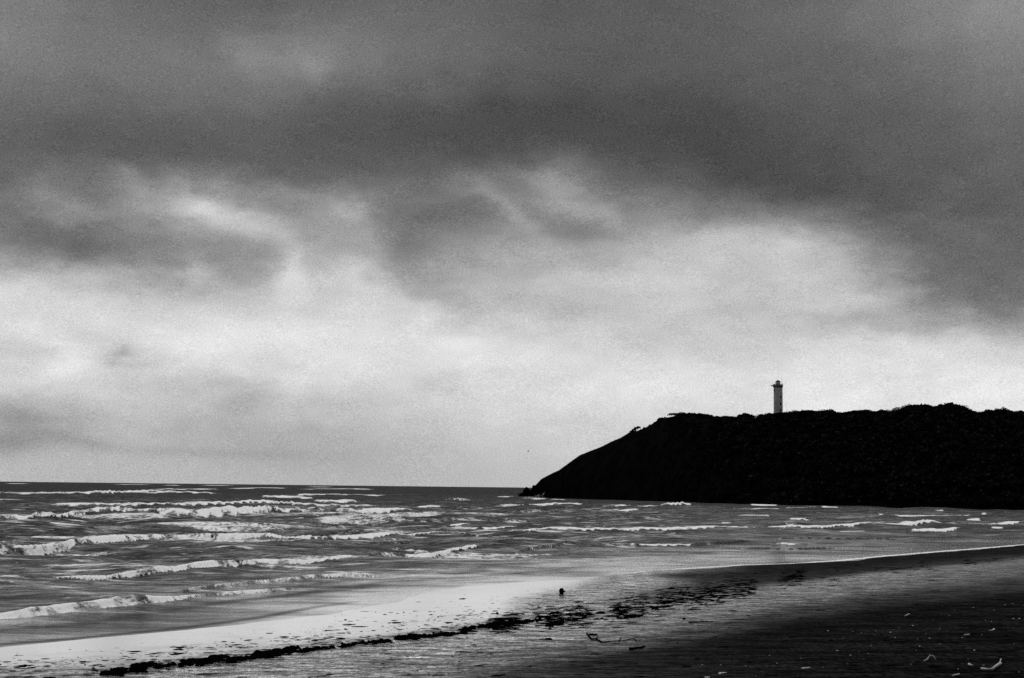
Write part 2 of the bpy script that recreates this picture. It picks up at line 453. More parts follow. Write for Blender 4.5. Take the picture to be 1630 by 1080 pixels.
# ------------------------------------------------------------------ the sea
# every line of surf: (px, py of its foot, height in the photo, foam) from left to right
SURF = [
    [(-60,998,17,1),(0,990,17,1),(47,987,25,1),(142,974,22,.95),(220,967,22,.9),(283,959,14,.8),(346,949,9,.75),(420,942,7,.7),(465,936,4,.5)],
    [(285,944,8,.55),(360,935,9,.5),(430,928,8,.5),(500,922,9,.75),(560,917,9,.7),(600,914,4,.5)],
    [(-60,930,6,.6),(0,928,6,.8),(30,926,4,.8)],
    [(40,925,7,0),(104,921,6,.8),(142,924,11,1),(170,921,9,1),(201,915,10,1),(252,913,14,1),(315,910,16,1),(378,907,17,1),(419,901,13,1),(463,901,12,1),(510,896,10,1),(557,891,8,1),(568,890,4,.5)],
    [(575,893,6,.2),(600,890,10,.3),(640,886,9,.15),(645,884,5,.9),(683,885,8,1),(715,880,9,1),(743,875,9,1),(751,874,6,.9),(770,873,5,.2),(830,868,6,0),(900,863,3,0)],
    [(-60,882,20,1),(0,879.5,21,1),(63,877.6,20,1),(126,872,16,1),(189,867.5,18,1),(236,864,15,1),(268,860,12,.8),(315,861,15,.7),(346,864,17,1),(420,862,14,1),(463,860,10,1),(526,858,9,1),(605,856.5,8,1),(652,852,4,.7),(700,850,5,.9),(765,853,6,.8),(790,852,3,.4)],
    [(790,848,5,.5),(830,850,8,.9),(880,847,9,.9),(920,847.5,8,1),(1050,845,7,1),(1140,843.5,6,1),(1220,842,6,1),(1260,840,5,1),(1305,841,6,1),(1361,838,6,1),(1430,837,6,1),(1475,835,9,1),(1500,835,4,1),(1566,837,4,1),(1630,834.5,3,1),(1750,833,3,1)],
    [(-60,830,13,1),(0,827.5,14,1),(47,828,13,.9),(63,823,9,.5),(94,827.5,13,.9),(142,823.5,18,.8),(205,822,18,.8),(283,823.5,20,1),(378,822.5,22,1),(420,820,20,1),(447,817,15,1),(526,817,13,.8),(589,817,8,1),(636,815.5,8,1),(664,815,4,.8)],
    [(86,806,6,.9),(150,807,8,.8),(250,806,7,.8),(330,805,8,.9),(420,803,9,1),(470,806,8,.9),(540,807,6,.7),(610,809,5,.7)],
    [(500,801,6,.8),(530,801,8,1),(564,801,8,1),(568,801,3,.5)],
    [(416,794,5,.8),(450,794,8,1),(497,795,6,1)],
    [(472,790,3,.8),(540,790,5,.9),(614,790,3,.8)],
    [(665,809,4,.9),(702,809,6,1)],
    [(705,797,4,.3),(732,799,10,.7),(755,799,4,.3)],
    [(784,808,3,.8),(820,808,4,.9),(850,806,4,.9),(890,805,6,1),(925,805,6,.9)],
    [(790,792,3,.7),(820,792,3,.7)],
    [(-40,788,4,.6),(20,786,4,.6),(80,787,5,.8),(160,787,8,.9),(240,784,6,.8),(346,787,4,.9)],
    [(236,781,3,.5),(260,781,5,.8),(350,781,3,.7)],
    [(716,840,4,1),(735,840,7,1),(751,839,4,1)],
    [(760,842,5,0),(771,843.5,3,.9),(803,843,4,.9),(850,841,5,0)],
    [(560,832,6,0),(620,836,9,0),(720,835,8,0),(850,832,5,0)],
    [(820,880,5,0),(900,872,6,0),(1015,870,4,0),(1020,868.5,4,1),(1099,868,4,1),(1105,868,4,0),(1200,864,3,0)],
    [(926,813,3,.8),(960,815.5,6,1),(1014,816,7,1),(1017,816,3,.8)],
    [(940,807,2,.6),(990,809,5,1),(1052,808,4,.9)],
    [(1050,806,3,.7),(1065,806,8,1),(1085,805,9,1),(1100,805,4,.9)],
    [(875,797,3,.8),(900,797,3,.8)],
    [(1165,813,3,.9),(1220,813,4,1),(1240,813,3,.9)],
    [(1165,822,3,.9),(1225,823,4,.9)],
    [(1148,834,3,.9),(1157,834,4,1),(1166,834,3,.8)],
    [(1195,805,3,1),(1237,805.5,3,1)],
    [(1250,812,4,1),(1308,813,4,1)],
    [(1308,811,2.5,1),(1334,811,2.5,1)],
    [(1248,832,3,.8),(1262,832.5,8,1),(1280,832.5,8,1),(1290,832,4,.9)],
    [(1388,826,3,.9),(1405,826.5,5,1),(1425,826,5,1)],
    [(1395,822,2,.8),(1480,822.5,2.5,.9),(1550,822.5,3,.9)],
    [(1538,829,3,1),(1560,829,4,1)],
    [(1338,850,3,1),(1378,850,4,1)],
    [(1450,848,3,.8),(1500,848,4,1),(1532,846,3,.9)],
    [(1578,842,2.5,.9),(1596,842,2.5,.9)],
    [(1488,815,3,1),(1502,815,3,1)],
    [(1595,819,3,1),(1605,819,3,1)],
    [(1563,821,5,1),(1570,821,5,1)],
    [(828,795,3,.6),(870,796,4,.8)],
    [(480,870,5,0),(560,872,5,0),(680,864,4,0)],
    [(60,848,5,0),(200,846,6,0),(330,842,5,0)],
    [(380,838,5,0),(500,841,6,0),(600,838,4,0)],
    [(1240,860,3,0),(1320,862,4,0),(1420,860,3,0)],
    [(1180,874,3,0),(1260,876,3,0),(1330,873,3,0)],
    [(860,826,4,0),(950,828,5,0),(1050,826,4,0)],
]
rng = np.random.default_rng(3)
for py, n in ((770, 12), (774, 14), (779, 12), (785, 9), (792, 8), (800, 7), (812, 7), (832, 5), (845, 4)):
    for k in range(n):                                     # unbroken swell and a few far whitecaps
        x0 = rng.uniform(-80, 800 if py < 800 else 1500); L = rng.uniform(40, 150)
        hor = 766.8 + x0 * 0.01146
        yy = hor + (py - 767) * rng.uniform(0.85, 1.15)
        if yy < hor + 2.5: yy = hor + 2.5
        hh = rng.uniform(1.0, 2.2) + (yy - hor) * 0.05
        fm = 0.75 if rng.random() < 0.22 else 0.0
        SURF.append([(x0, yy, hh * .6, 0), (x0 + L * .35, yy + .3, hh, fm), (x0 + L * .6, yy + .5, hh, fm), (x0 + L, yy + .8, hh * .5, 0)])

srows = np.concatenate([np.linspace(10, 32, 20, endpoint=False), 1 / np.linspace(1 / 32., 1 / 2500., 820), np.geomspace(2600, 60000, 40)])
sus = np.concatenate([np.linspace(-3.5, -0.46, 50, endpoint=False), np.linspace(-0.46, 0.46, 760), np.linspace(0.47, 3.5, 50)])
YY, UU = np.meshgrid(srows, sus, indexing='ij')
XX = UU * YY
S = -shore_s(XX, YY)                                        # distance out from the waterline
dyr = np.gradient(srows)[:, None]
Z = np.zeros_like(XX)
rw = np.random.default_rng(11)
for k in range(46):                                         # wind chop, short crested
    lam = 1.1 * (1.085 ** k)
    if lam > 40: break
    ang = rw.normal(0, 0.55) + rad(18)
    kx, ky = math.sin(ang) * 2 * math.pi / lam, math.cos(ang) * 2 * math.pi / lam
    amp = 0.0055 * lam ** 0.92
    filt = sstep(lam / dyr, 1.6, 4.0)
    ph = rw.uniform(0, 6.28)
    w = np.sin(kx * XX + ky * YY + ph + 1.5 * np.sin(XX * 0.11 + k) * 0.7)
    Z += amp * filt * w
Z *= sstep(S, 0.0, 40) * 0.85 + 0.06 * sstep(S, 0, 4)
FO = np.zeros_like(XX)
for line in SURF:
    P = np.array([sea_at(p[0], p[1]) for p in line]); D = P[:, 1]; u = P[:, 0] / P[:, 1]
    hp = np.array([p[2] for p in line], float); fo = np.array([p[3] for p in line], float)
    U = sus[None, :]
    seed = rng.uniform(0, 200)
    Dm = D.mean()
    jit = (fbm(U * Dm * 0.12 + seed, U * 0 + seed, 5) - 0.5)
    Df = np.interp(U, u, D) * (1 + 0.05 * jit * min(1, 90 / Dm + .35))
    if Dm > 400:
        Hh = 0.55 * np.interp(U, u, hp) * Df / F
    else:
        Hh = 0.60 * np.interp(U, u, hp) * Df / F
    Hh = Hh * (1 + 0.6 * (np.interp(U, u, fo) < .15))
    Hh = Hh * (1 + 0.5 * (fbm(U * Dm * 0.5 + seed * 2, U * 0 + 3, 4) - 0.5))
    FF = np.interp(U, u, fo)
    FF = FF * (1 - (0.0 if hp.max() < 10 else 0.25) * sstep(fbm(U * Dm * 0.16 + seed * 3, U * 0 + 40, 4), .5, .72))
    w = max((u[-1] - u[0]) * 0.06, 0.002)
    tap = sstep(U, u[0] - w, u[0] + w) * (1 - sstep(U, u[-1] - w, u[-1] + w))
    hpx = np.interp(U, u, hp)
    L = 0.42 * hpx * Df * Df / (CAM_H * F)                  # trailing foam
    d = YY - Df
    a = np.maximum(1.7 * Hh, 0.7 * dyr)
    front = sstep(d, -0.15 * a, a)
    backs = np.exp(-np.maximum(d - a, 0) / np.maximum(5.0 * Hh, 1.5 * dyr))
    hump = Hh * tap * front * backs
    # a broad low swell under the crest
    sw = 0.25 * Hh * tap * np.exp(-((d - a) / (9 * Hh + 0.01)) ** 2)
    lump = 1 + 0.35 * (fbm(XX * 0.55 + seed, YY * 0.45, 2) - 0.5) * (FF > 0.3)
    Z = np.maximum(Z * (1 - 0.75 * tap * front * backs), 0) * 0 + Z * (1 - 0.6 * tap * front * backs) + hump * lump + sw
    fmask = FF * tap * sstep(d, -0.25 * a, 0.1 * a) * (1 - sstep(d, a + 0.25 * L, a + L * 1.25))
    fmask = fmask * (0.58 + 0.42 * sstep(fbm(XX * 1.1 + seed, YY * 0.8 + seed, 4), .36, .56))
    fmask = fmask * (1 - 0.3 * sstep(d, a, a + L))
    fmask = np.where(hpx < 9, FF * tap * sstep(d, -0.25 * a, 0.1 * a) * (1 - sstep(d, a + 0.4 * L, a + L * 1.4)), fmask)
    # thin streaks trailing far behind the crest
    tr = 0.33 * FF * tap * sstep(d, 0, a) * np.exp(-np.maximum(d - a - L, 0) / (2.5 * L + 0.5))
    FO = np.maximum(FO, np.maximum(fmask, tr))
# swash: thin lace and the bright lip at the waterline
lip = np.exp(-((S - 0.3) / (0.004 * YY)) ** 2) * sstep(UU, 0.03, 0.12)
FO = np.maximum(FO, lip)
lace = sstep(fbm(XX * 0.055 + 4, YY * 0.085 + 2, 5), .50, .66) * sstep(S, 9, 20) * (1 - sstep(S, 120, 260)) * (1 - .75 * sstep(UU, -.05, .12))
FO = np.maximum(FO, 0.60 * lace)
soup = 0.30 * sstep(S, 2, 12) * (1 - sstep(S, 25, 60)) * fbm(XX * 0.08, YY * 0.2, 4)
FO = np.maximum(FO, soup * 0.8)
Z = np.where(YY > 2400, 0, Z)
Z += 0.05 * (fbm(XX * 0.10 + 8, YY * 0.05, 4) - 0.5) * np.exp(-(S / 6.0) ** 2)

def mat_sea():
    m, t = mat_new('sea_water')
    pos = t.node('ShaderNodeNewGeometry').outputs['Position']
    foam = t.node('ShaderNodeAttribute', attribute_name='foam').outputs['Fac']
    calm = t.node('ShaderNodeAttribute', attribute_name='calm').outputs['Fac']
    mp = t.node('ShaderNodeMapping'); t.put(mp.inputs[0], pos)
    mp.inputs['Rotation'].default_value = (0, 0, rad(-12)); mp.inputs['Scale'].default_value = (0.45, 1.0, 1.0)
    v = mp.outputs[0]
    n1 = t.noise(v, 0.55, 5, 0.6); n2 = t.noise(v, 2.4, 5, 0.62); n3 = t.noise(v, 0.09, 4, 0.55)
    h = t.m('ADD', t.m('MULTIPLY', n1, 1.0), t.m('MULTIPLY', n2, 0.30))
    h = t.m('ADD', h, t.m('MULTIPLY', n3, 2.6))
    b = t.node('ShaderNodeBump'); t.put(b.inputs['Height'], h)
    t.put(b.inputs['Strength'], t.mixf(calm, 1.0, 0.12)); b.inputs['Distance'].default_value = 0.40
    sheen = t.node('ShaderNodeAttribute', attribute_name='sheen').outputs['Fac']
    dw = t.node('ShaderNodeBsdfDiffuse'); t.put(dw.inputs[0], t.mixf(n1, 0.020, 0.045)); t.put(dw.inputs['Normal'], b.outputs[0])
    gw = t.node('ShaderNodeBsdfGlossy'); t.put(gw.inputs['Roughness'], t.mixf(calm, 0.22, 0.12)); t.put(gw.inputs['Normal'], b.outputs[0])
    gw.inputs[0].default_value = (1, 1, 1, 1)
    fr = t.node('ShaderNodeFresnel'); fr.inputs[0].default_value = 1.34; t.put(fr.inputs['Normal'], b.outputs[0])
    wat = t.node('ShaderNodeMixShader')
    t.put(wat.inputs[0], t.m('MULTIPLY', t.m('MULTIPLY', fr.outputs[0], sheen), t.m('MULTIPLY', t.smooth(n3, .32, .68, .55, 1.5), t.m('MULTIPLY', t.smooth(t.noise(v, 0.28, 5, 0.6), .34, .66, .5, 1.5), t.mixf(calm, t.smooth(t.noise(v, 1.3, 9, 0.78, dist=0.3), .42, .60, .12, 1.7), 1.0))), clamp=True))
    t.t.links.new(dw.outputs[0], wat.inputs[1]); t.t.links.new(gw.outputs[0], wat.inputs[2])
    # foam: lacy where thin, solid where thick
    mq = t.node('ShaderNodeMapping'); t.put(mq.inputs[0], pos)
    mq.inputs['Scale'].default_value = (0.9, 0.6, 1.6)
    vq = mq.outputs[0]
    l1 = t.noise(vq, 1.5, 8, 0.70, dist=0.8); l2 = t.noise(vq, 0.35, 5, 0.6, dist=0.5)
    l3 = t.noise(pos, 4.0, 6, 0.7)
    ln = t.m('ADD', t.m('ADD', t.m('MULTIPLY', l1, 0.5), t.m('MULTIPLY', l2, 0.3)), t.m('MULTIPLY', l3, 0.2))
    th = t.mixf(foam, 0.66, 0.355)
    fac = t.m('MULTIPLY', t.smooth(ln, t.m('SUBTRACT', th, 0.035), t.m('ADD', th, 0.07)), t.smooth(foam, 0.03, 0.25))
    # thin streaks of old froth drawn out along the waves
    ms = t.node('ShaderNodeMapping'); t.put(ms.inputs[0], pos)
    ms.inputs['Rotation'].default_value = (0, 0, rad(-14)); ms.inputs['Scale'].default_value = (0.16, 0.42, 1.0)
    ns = t.noise(ms.outputs[0], 1.3, 8, 0.66, dist=0.4)
    ns2 = t.noise(ms.outputs[0], 0.16, 4, 0.6)
    old = t.m('MULTIPLY', t.smooth(ns, 0.54, 0.64), t.smooth(ns2, 0.38, 0.60, 0.15, 0.9))
    old = t.m('MULTIPLY', old, t.node('ShaderNodeAttribute', attribute_name='soup').outputs['Fac'])
    fac = t.m('MAXIMUM', fac, old)
    fb = t.node('ShaderNodeBump'); t.put(fb.inputs['Height'], t.m('ADD', l1, t.m('MULTIPLY', l3, .4)))
    fb.inputs['Strength'].default_value = 0.8; fb.inputs['Distance'].default_value = 0.22
    # light scatters through froth, so its shading normal leans upward
    va = t.node('ShaderNodeVectorMath', operation='MULTIPLY_ADD')
    t.t.links.new(fb.outputs[0], va.inputs[0]); va.inputs[1].default_value = (.55, .55, .55); va.inputs[2].default_value = (0, .15, .6)
    vn = t.node('ShaderNodeVectorMath', operation='NORMALIZE'); t.t.links.new(va.outputs[0], vn.inputs[0])
    fo = t.node('ShaderNodeBsdfDiffuse'); t.put(fo.inputs['Normal'], vn.outputs[0])
    t.put(fo.inputs[0], t.mixf(t.smooth(l3, .35, .65), 0.80, 0.93))
    mx = t.node('ShaderNodeMixShader'); t.put(mx.inputs[0], fac)
    t.t.links.new(wat.outputs[0], mx.inputs[1]); t.t.links.new(fo.outputs[0], mx.inputs[2])
    o = t.node('ShaderNodeOutputMaterial'); t.t.links.new(mx.outputs[0], o.inputs[0])
    return m
sea = mesh_obj('sea', np.stack([XX, YY, Z], -1).reshape(-1, 3), grid_faces(*XX.shape), mat_sea(), smooth=True)
attr(sea, 'foam', FO)
CALM = np.exp(-np.maximum(S, 0) / 14.0) + 0.8 * sstep(UU, 0.03, 0.22) * (1 - sstep(YY, 150, 350))
attr(sea, 'calm', np.clip(CALM, 0, 1))
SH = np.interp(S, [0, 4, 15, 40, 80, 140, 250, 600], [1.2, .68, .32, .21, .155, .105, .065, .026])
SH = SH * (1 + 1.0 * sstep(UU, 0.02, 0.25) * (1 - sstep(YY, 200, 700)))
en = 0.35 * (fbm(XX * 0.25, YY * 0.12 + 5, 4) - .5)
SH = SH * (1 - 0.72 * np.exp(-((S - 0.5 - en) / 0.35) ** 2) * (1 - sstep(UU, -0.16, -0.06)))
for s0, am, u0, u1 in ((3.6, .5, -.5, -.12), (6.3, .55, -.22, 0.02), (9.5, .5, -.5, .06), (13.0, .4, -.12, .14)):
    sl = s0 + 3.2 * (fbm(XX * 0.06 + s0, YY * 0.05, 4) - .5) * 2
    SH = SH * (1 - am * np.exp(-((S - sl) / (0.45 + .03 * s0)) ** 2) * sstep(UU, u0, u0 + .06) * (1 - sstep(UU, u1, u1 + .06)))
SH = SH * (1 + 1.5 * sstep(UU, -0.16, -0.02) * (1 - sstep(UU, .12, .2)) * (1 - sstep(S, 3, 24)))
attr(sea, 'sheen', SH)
attr(sea, 'soup', sstep(S, 1.5, 8) * (1 - 0.75 * sstep(YY, 160, 500)) * (1 - 0.6 * sstep(UU, 0.05, 0.2)))
tag(sea, kind='structure')

# ------------------------------------------------------------------ materials of things
def mat_rough(name, c0, c1, scale=3.0, rough=0.9, bump=0.3, spec=0.3, dist=0.05):
    m, t = mat_new(name)
    pos = t.node('ShaderNodeTexCoord').outputs['Object']
    n = t.noise(pos, scale, 5, 0.6)
    p = t.node('ShaderNodeBsdfPrincipled')
    t.put(p.inputs['Base Color'], t.mixf(t.smooth(n, .3, .7), c0, c1))
    p.inputs['Roughness'].default_value = rough
    p.inputs['Specular IOR Level'].default_value = spec
    b = t.node('ShaderNodeBump'); t.put(b.inputs['Height'], n); b.inputs['Strength'].default_value = bump
    b.inputs['Distance'].default_value = dist
    t.put(p.inputs['Normal'], b.outputs[0])
    o = t.node('ShaderNodeOutputMaterial'); t.t.links.new(p.outputs[0], o.inputs[0])
    return m
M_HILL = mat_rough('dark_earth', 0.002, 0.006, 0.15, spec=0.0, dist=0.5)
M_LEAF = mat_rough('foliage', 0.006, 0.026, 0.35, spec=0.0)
M_BARK = mat_rough('bark', 0.03, 0.07, 4, spec=0.1)
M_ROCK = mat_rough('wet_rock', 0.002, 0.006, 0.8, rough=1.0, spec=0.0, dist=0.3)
M_WEED = mat_rough('dark_wrack', 0.001, 0.004, 6, rough=1.0, spec=0.0)
M_PALE = mat_rough('bleached_wood', 0.28, 0.55, 14, rough=0.8, spec=0.2)
M_SHELL = mat_rough('pale_shell', 0.22, 0.65, 9, rough=0.6, spec=0.3)
M_RENDER = mat_rough('weathered_whitewash', 0.66, 0.88, 0.9, rough=0.85, bump=0.15)
M_DARK = mat_rough('dark_painted_metal', 0.006, 0.015, 3, rough=0.8, spec=0.1)
M_GREY = mat_rough('grey_painted_metal', 0.25, 0.35, 3, rough=0.5)
M_GREYD = mat_rough('stained_concrete', 0.08, 0.2, 2, rough=0.8)
M_BIRD = mat_rough('dark_feathers', 0.03, 0.06, 20)
def mat_glass():
    m, t = mat_new('lantern_glass')
    p = t.node('ShaderNodeBsdfPrincipled')
    p.inputs['Base Color'].default_value = (.7, .7, .7, 1)
    p.inputs['Roughness'].default_value = 0.05
    p.inputs['Transmission Weight'].default_value = 0.9
    p.inputs['IOR'].default_value = 1.1
    o = t.node('ShaderNodeOutputMaterial'); t.t.links.new(p.outputs[0], o.inputs[0])
    return m
M_GLASS = mat_glass()

# ------------------------------------------------------------------ the headland
BASE_PX = [(828,787.5),(860,791.5),(900,794),(1000,797),(1100,800.5),(1220,804),(1400,808.5),(1630,813),(1900,817),(2300,823)]
TOP_PX = [(826,786),(844,781),(855,770),(861,763),(875,756),(890,749),(905,738),(923,725),(941,718),(959,711),(975,703),(987.5,698),(1000,690),
          (1016,686),(1034,678.5),(1049,668),(1065,665),(1088,659.5),(1116,661),(1129,664),(1173,667),(1186,662),(1192,662),(1199,670),(1206,668),(1219,662),
          (1240,660),(1287,659),(1322,657.5),(1330,660),(1337,666),(1352,660),(1379,657.5),(1410,658),(1421,661),(1436,654),(1450,648.5),(1475,650),(1491,653),(1500,648),(1514,646),(1530,650),(1545,658),(1557,662),(1570,658),(1596,655),(1612,659),(1630,661),(1700,657),(1900,650),(2300,660)]
bpx = np.array(BASE_PX); tpx = np.array(TOP_PX)
hx = np.concatenate([np.linspace(824, 1080, 110), np.linspace(1082, 1700, 200), np.linspace(1710, 2300, 40)])
NT_ = 34
def ridge_back(px):
    return np.interp(px, [824, 860, 900, 1000, 1100, 1240, 1630, 2300], [6, 16, 34, 60, 75, 88, 95, 110])
HV = []
for px in hx:
    yb = np.interp(px, bpx[:, 0], bpx[:, 1]); yt = np.interp(px, tpx[:, 0], tpx[:, 1])
    pb = sea_at(px, yb, 0.0)
    un = np.array([pb[0], pb[1]]) / pb[1]
    Dr = pb[1] + ridge_back(px)
    d = ray(px, yt); zt = CAM_H + d[2] / d[1] * Dr
    zt = max(zt, 0.3)
    col = []
    for k in range(NT_):
        t = k / (NT_ - 1) * 2.0                             # 0..1 up the seaward slope, 1..2 down behind
        if t <= 1:
            Dk = pb[1] - 3 + (Dr - pb[1] + 3) * t
            zk = -1.5 + (zt + 1.5) * (0.62 * min(1, t * 1.6) + 0.38 * t) if t < 0.625 else -1.5 + (zt + 1.5) * (0.62 + 0.38 * t)
            zk = -1.5 + (zt + 1.5) * (1 - (1 - t) ** 1.9)
        else:
            s = t - 1
            Dk = Dr + s * (120 + 2.0 * ridge_back(px))
            zk = zt - (zt + 3) * (s ** 1.7)
        x = d[0] / d[1] * Dr if t >= 0.999 else None
        ub = un[0]; ut = d[0] / d[1]
        uu = ub + (ut - ub) * min(t, 1)
        X = uu * Dk
        ed = min(1, t * 3) * (1 - abs(t - 1) ** 0.5 if False else 1)
        nz = (float(fbm(X * 0.045, Dk * 0.045, 4)) - 0.5) * 5.0 * min(t * 4, 1) * min(abs(t - 1) * 3, 1) * min(1, zt / 20)
        col.append((X, Dk, zk + nz))
    HV.append(col)
HV = np.array(HV)
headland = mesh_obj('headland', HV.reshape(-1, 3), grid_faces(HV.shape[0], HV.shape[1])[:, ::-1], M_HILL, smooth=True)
tag(headland, kind='structure')

def leaves(n, rng, R=(1, 1, 1), size=(0.25, 0.55), hollow=0.55, flat=0.0):
    """n leaf clusters through a lumpy ellipsoid -> V (4n,3)"""
    d = rng.normal(size=(n, 3)); d /= np.linalg.norm(d, axis=1)[:, None]
    d[:, 2] = np.where(d[:, 2] < -0.25, -d[:, 2], d[:, 2])
    lump = 0.78 + 0.34 * vnoise(d[:, 0] * 2.3 + 9 + rng.uniform(0, 50), d[:, 1] * 2.3 + d[:, 2] * 2.1 + rng.uniform(0, 50))
    r = (hollow + (1 - hollow) * rng.random(n) ** 0.5) * lump
    c = d * r[:, None] * np.array(R)
    a = rng.normal(size=(n, 3)); a /= np.linalg.norm(a, axis=1)[:, None]
    a = a * 0.8 + d * 0.2
    b = np.cross(a, rng.normal(size=(n, 3))); b /= np.linalg.norm(b, axis=1)[:, None] + 1e-9
    s = rng.uniform(*size, n)[:, None]
    a = a * s; b = b * s * 0.7
    V = np.stack([c - a - b * .3, c - b, c + a, c + b], 1).reshape(-1, 3)
    return V

def hill_point(px, t):
    i = np.interp(px, hx, np.arange(len(hx))); j = t / 2.0 * (NT_ - 1)
    i0 = int(min(i, len(hx) - 2)); j0 = int(min(j, NT_ - 2)); fi = i - i0; fj = j - j0
    return (HV[i0, j0] * (1 - fi) * (1 - fj) + HV[i0 + 1, j0] * fi * (1 - fj) + HV[i0, j0 + 1] * (1 - fi) * fj + HV[i0 + 1, j0 + 1] * fi * fj)

# woodland covering the slope: too dense to tell its trees apart
rng = np.random.default_rng(21)
VS = []
for k in range(2300):
    px = rng.uniform(900, 1760); t = rng.uniform(0.04, 0.93) if rng.random() < 0.85 else rng.uniform(1.05, 1.3)
    if px < 1040 and rng.random() < 0.5 + (1040 - px) / 250: continue
    p = hill_point(px, t)
    big = sstep(px, 1000, 1250)
    R = rng.uniform(0.7, 1.2) * (0.6 + 1.7 * big)
    if px < 1130: R *= 0.8
    if t > 0.75: R = min(R, 0.9)
    V = leaves(int(50 + 40 * big), rng, (R * 1.25, R * 1.25, R * 0.8), (0.16 * R + .1, 0.34 * R + .12))
    V += p + np.array([0, 0, R * 0.15])
    VS.append(V)
VS = np.concatenate(VS)
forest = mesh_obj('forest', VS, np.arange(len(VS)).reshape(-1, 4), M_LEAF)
tag(forest, 'dark dense woodland covering the seaward slope of the headland', 'woodland', kind='stuff')
# short wind-combed grass and scrub along the bare cliff edge
VS = []
for k in range(5200):
    px = 862 + (1090 - 862) * rng.random() ** 0.9; t = rng.uniform(0.3, 1.03) if k % 2 else rng.uniform(0.93, 1.01)
    p = hill_point(px, t)
    s = rng.uniform(0.12, 0.32); w = rng.uniform(0.02, 0.06); lean = rng.uniform(0.1, .6)
    a = rng.uniform(0, 6.28); wx_, wy_ = math.cos(a) * w, math.sin(a) * w
    VS += [p + (-wx_, -wy_, -.1), p + (wx_, wy_, -.1), p + (wx_ * .3 + lean * s, wy_ * .3, s), p + (lean * s, 0, s)]
VS = np.array(VS)
tag(mesh_obj('grass', VS, np.arange(len(VS)).reshape(-1, 4), M_LEAF), 'short dark grass on the bare cliff edge of the headland', 'grass', kind='stuff')

def tube(path, radii, seg=7, cap=True):
    path = np.asarray(path, float); V = []; Fc = []
    n = len(path)
    for i in range(n):
        tdir = path[min(i + 1, n - 1)] - path[max(i - 1, 0)]
        tdir /= np.linalg.norm(tdir) + 1e-9
        ref = np.array([0, 0, 1.0]) if abs(tdir[2]) < 0.9 else np.array([1.0, 0, 0])
        s = np.cross(tdir, ref); s /= np.linalg.norm(s); q = np.cross(s, tdir)
        for k in range(seg):
            a = 2 * math.pi * k / seg
            V.append(path[i] + radii[i] * (math.cos(a) * s + math.sin(a) * q))
    for i in range(n - 1):
        for k in range(seg):
            a = i * seg + k; b = i * seg + (k + 1) % seg
            Fc.append((a, b, b + seg, a + seg))
    if cap:
        Fc.append(tuple(range(seg - 1, -1, -1))); Fc.append(tuple(range((n - 1) * seg, n * seg)))
    return V, Fc

def join(parts):
    V = []; Fc = []
    for v, f in parts:
        o = len(V); V += [tuple(p) for p in v]; Fc += [tuple(i + o for i in q) for q in f]
    return V, Fc

# trees whose crowns can be told apart on the skyline: px, py of top, half width px, height px, label
TREES = [
    ('bush', 1053, 664.5, 3.2, 4, 'small tufted bush where the cliff edge meets the headland top', 'bush'),
    ('bush', 1088, 656.5, 17, 6, 'low smooth bush on the first high point of the headland', 'bush'),
    ('bush', 1112, 658.0, 14, 6, 'low smooth bush just inland of the first high point', 'bush'),
    ('bush', 1150, 662, 18, 5, 'flat low thicket halfway between the first high point and the skyline notch', 'bush'),
    ('tree', 1187, 657.5, 11, 10, 'rounded dark tree left of the skyline notch seaward of the lighthouse', 'tree'),
    ('tree', 1222, 657.5, 13, 9, 'low dark tree hiding the seaward side of the lighthouse foot', 'tree'),
    ('tree', 1262, 653.8, 15, 9, 'low ragged tree immediately inland of the lighthouse', 'tree'),
    ('tree', 1290, 652.8, 15, 9, 'flat ragged tree, second inland of the lighthouse', 'tree'),
    ('tree', 1318, 651, 14, 12, 'wide dark tree with a blunt end at the second skyline notch', 'tree'),
    ('tree', 1357, 654, 14, 9, 'low sloping tree just inland of the second skyline notch', 'tree'),
    ('tree', 1379, 652, 14, 9, 'flat topped tree between the second notch and the two tall domes', 'tree'),
    ('tree', 1404, 652, 14, 9, 'flat topped tree nearest the seaward tall dome', 'tree'),
    ('tree', 1449, 642, 20, 18, 'tall domed tree, the seaward of the two domes on the skyline', 'tree'),
    ('tree', 1479, 646, 16, 14, 'flatter tree filling the gap between the two tall domes', 'tree'),
    ('tree', 1515, 640, 23, 20, 'tallest broad domed tree on the headland skyline', 'tree'),
    ('tree', 1538, 650, 12, 11, 'smaller tree on the inland shoulder of the tallest dome', 'tree'),
    ('tree', 1570, 654, 12, 9, 'low ragged tree in the dip inland of the tallest dome', 'tree'),
    ('tree', 1596, 648.8, 14, 12, 'small domed tree with a bump, inland of the skyline dip', 'tree'),
    ('tree', 1622, 653, 14, 10, 'loose spiky tree at the right edge of the photo', 'tree'),
]
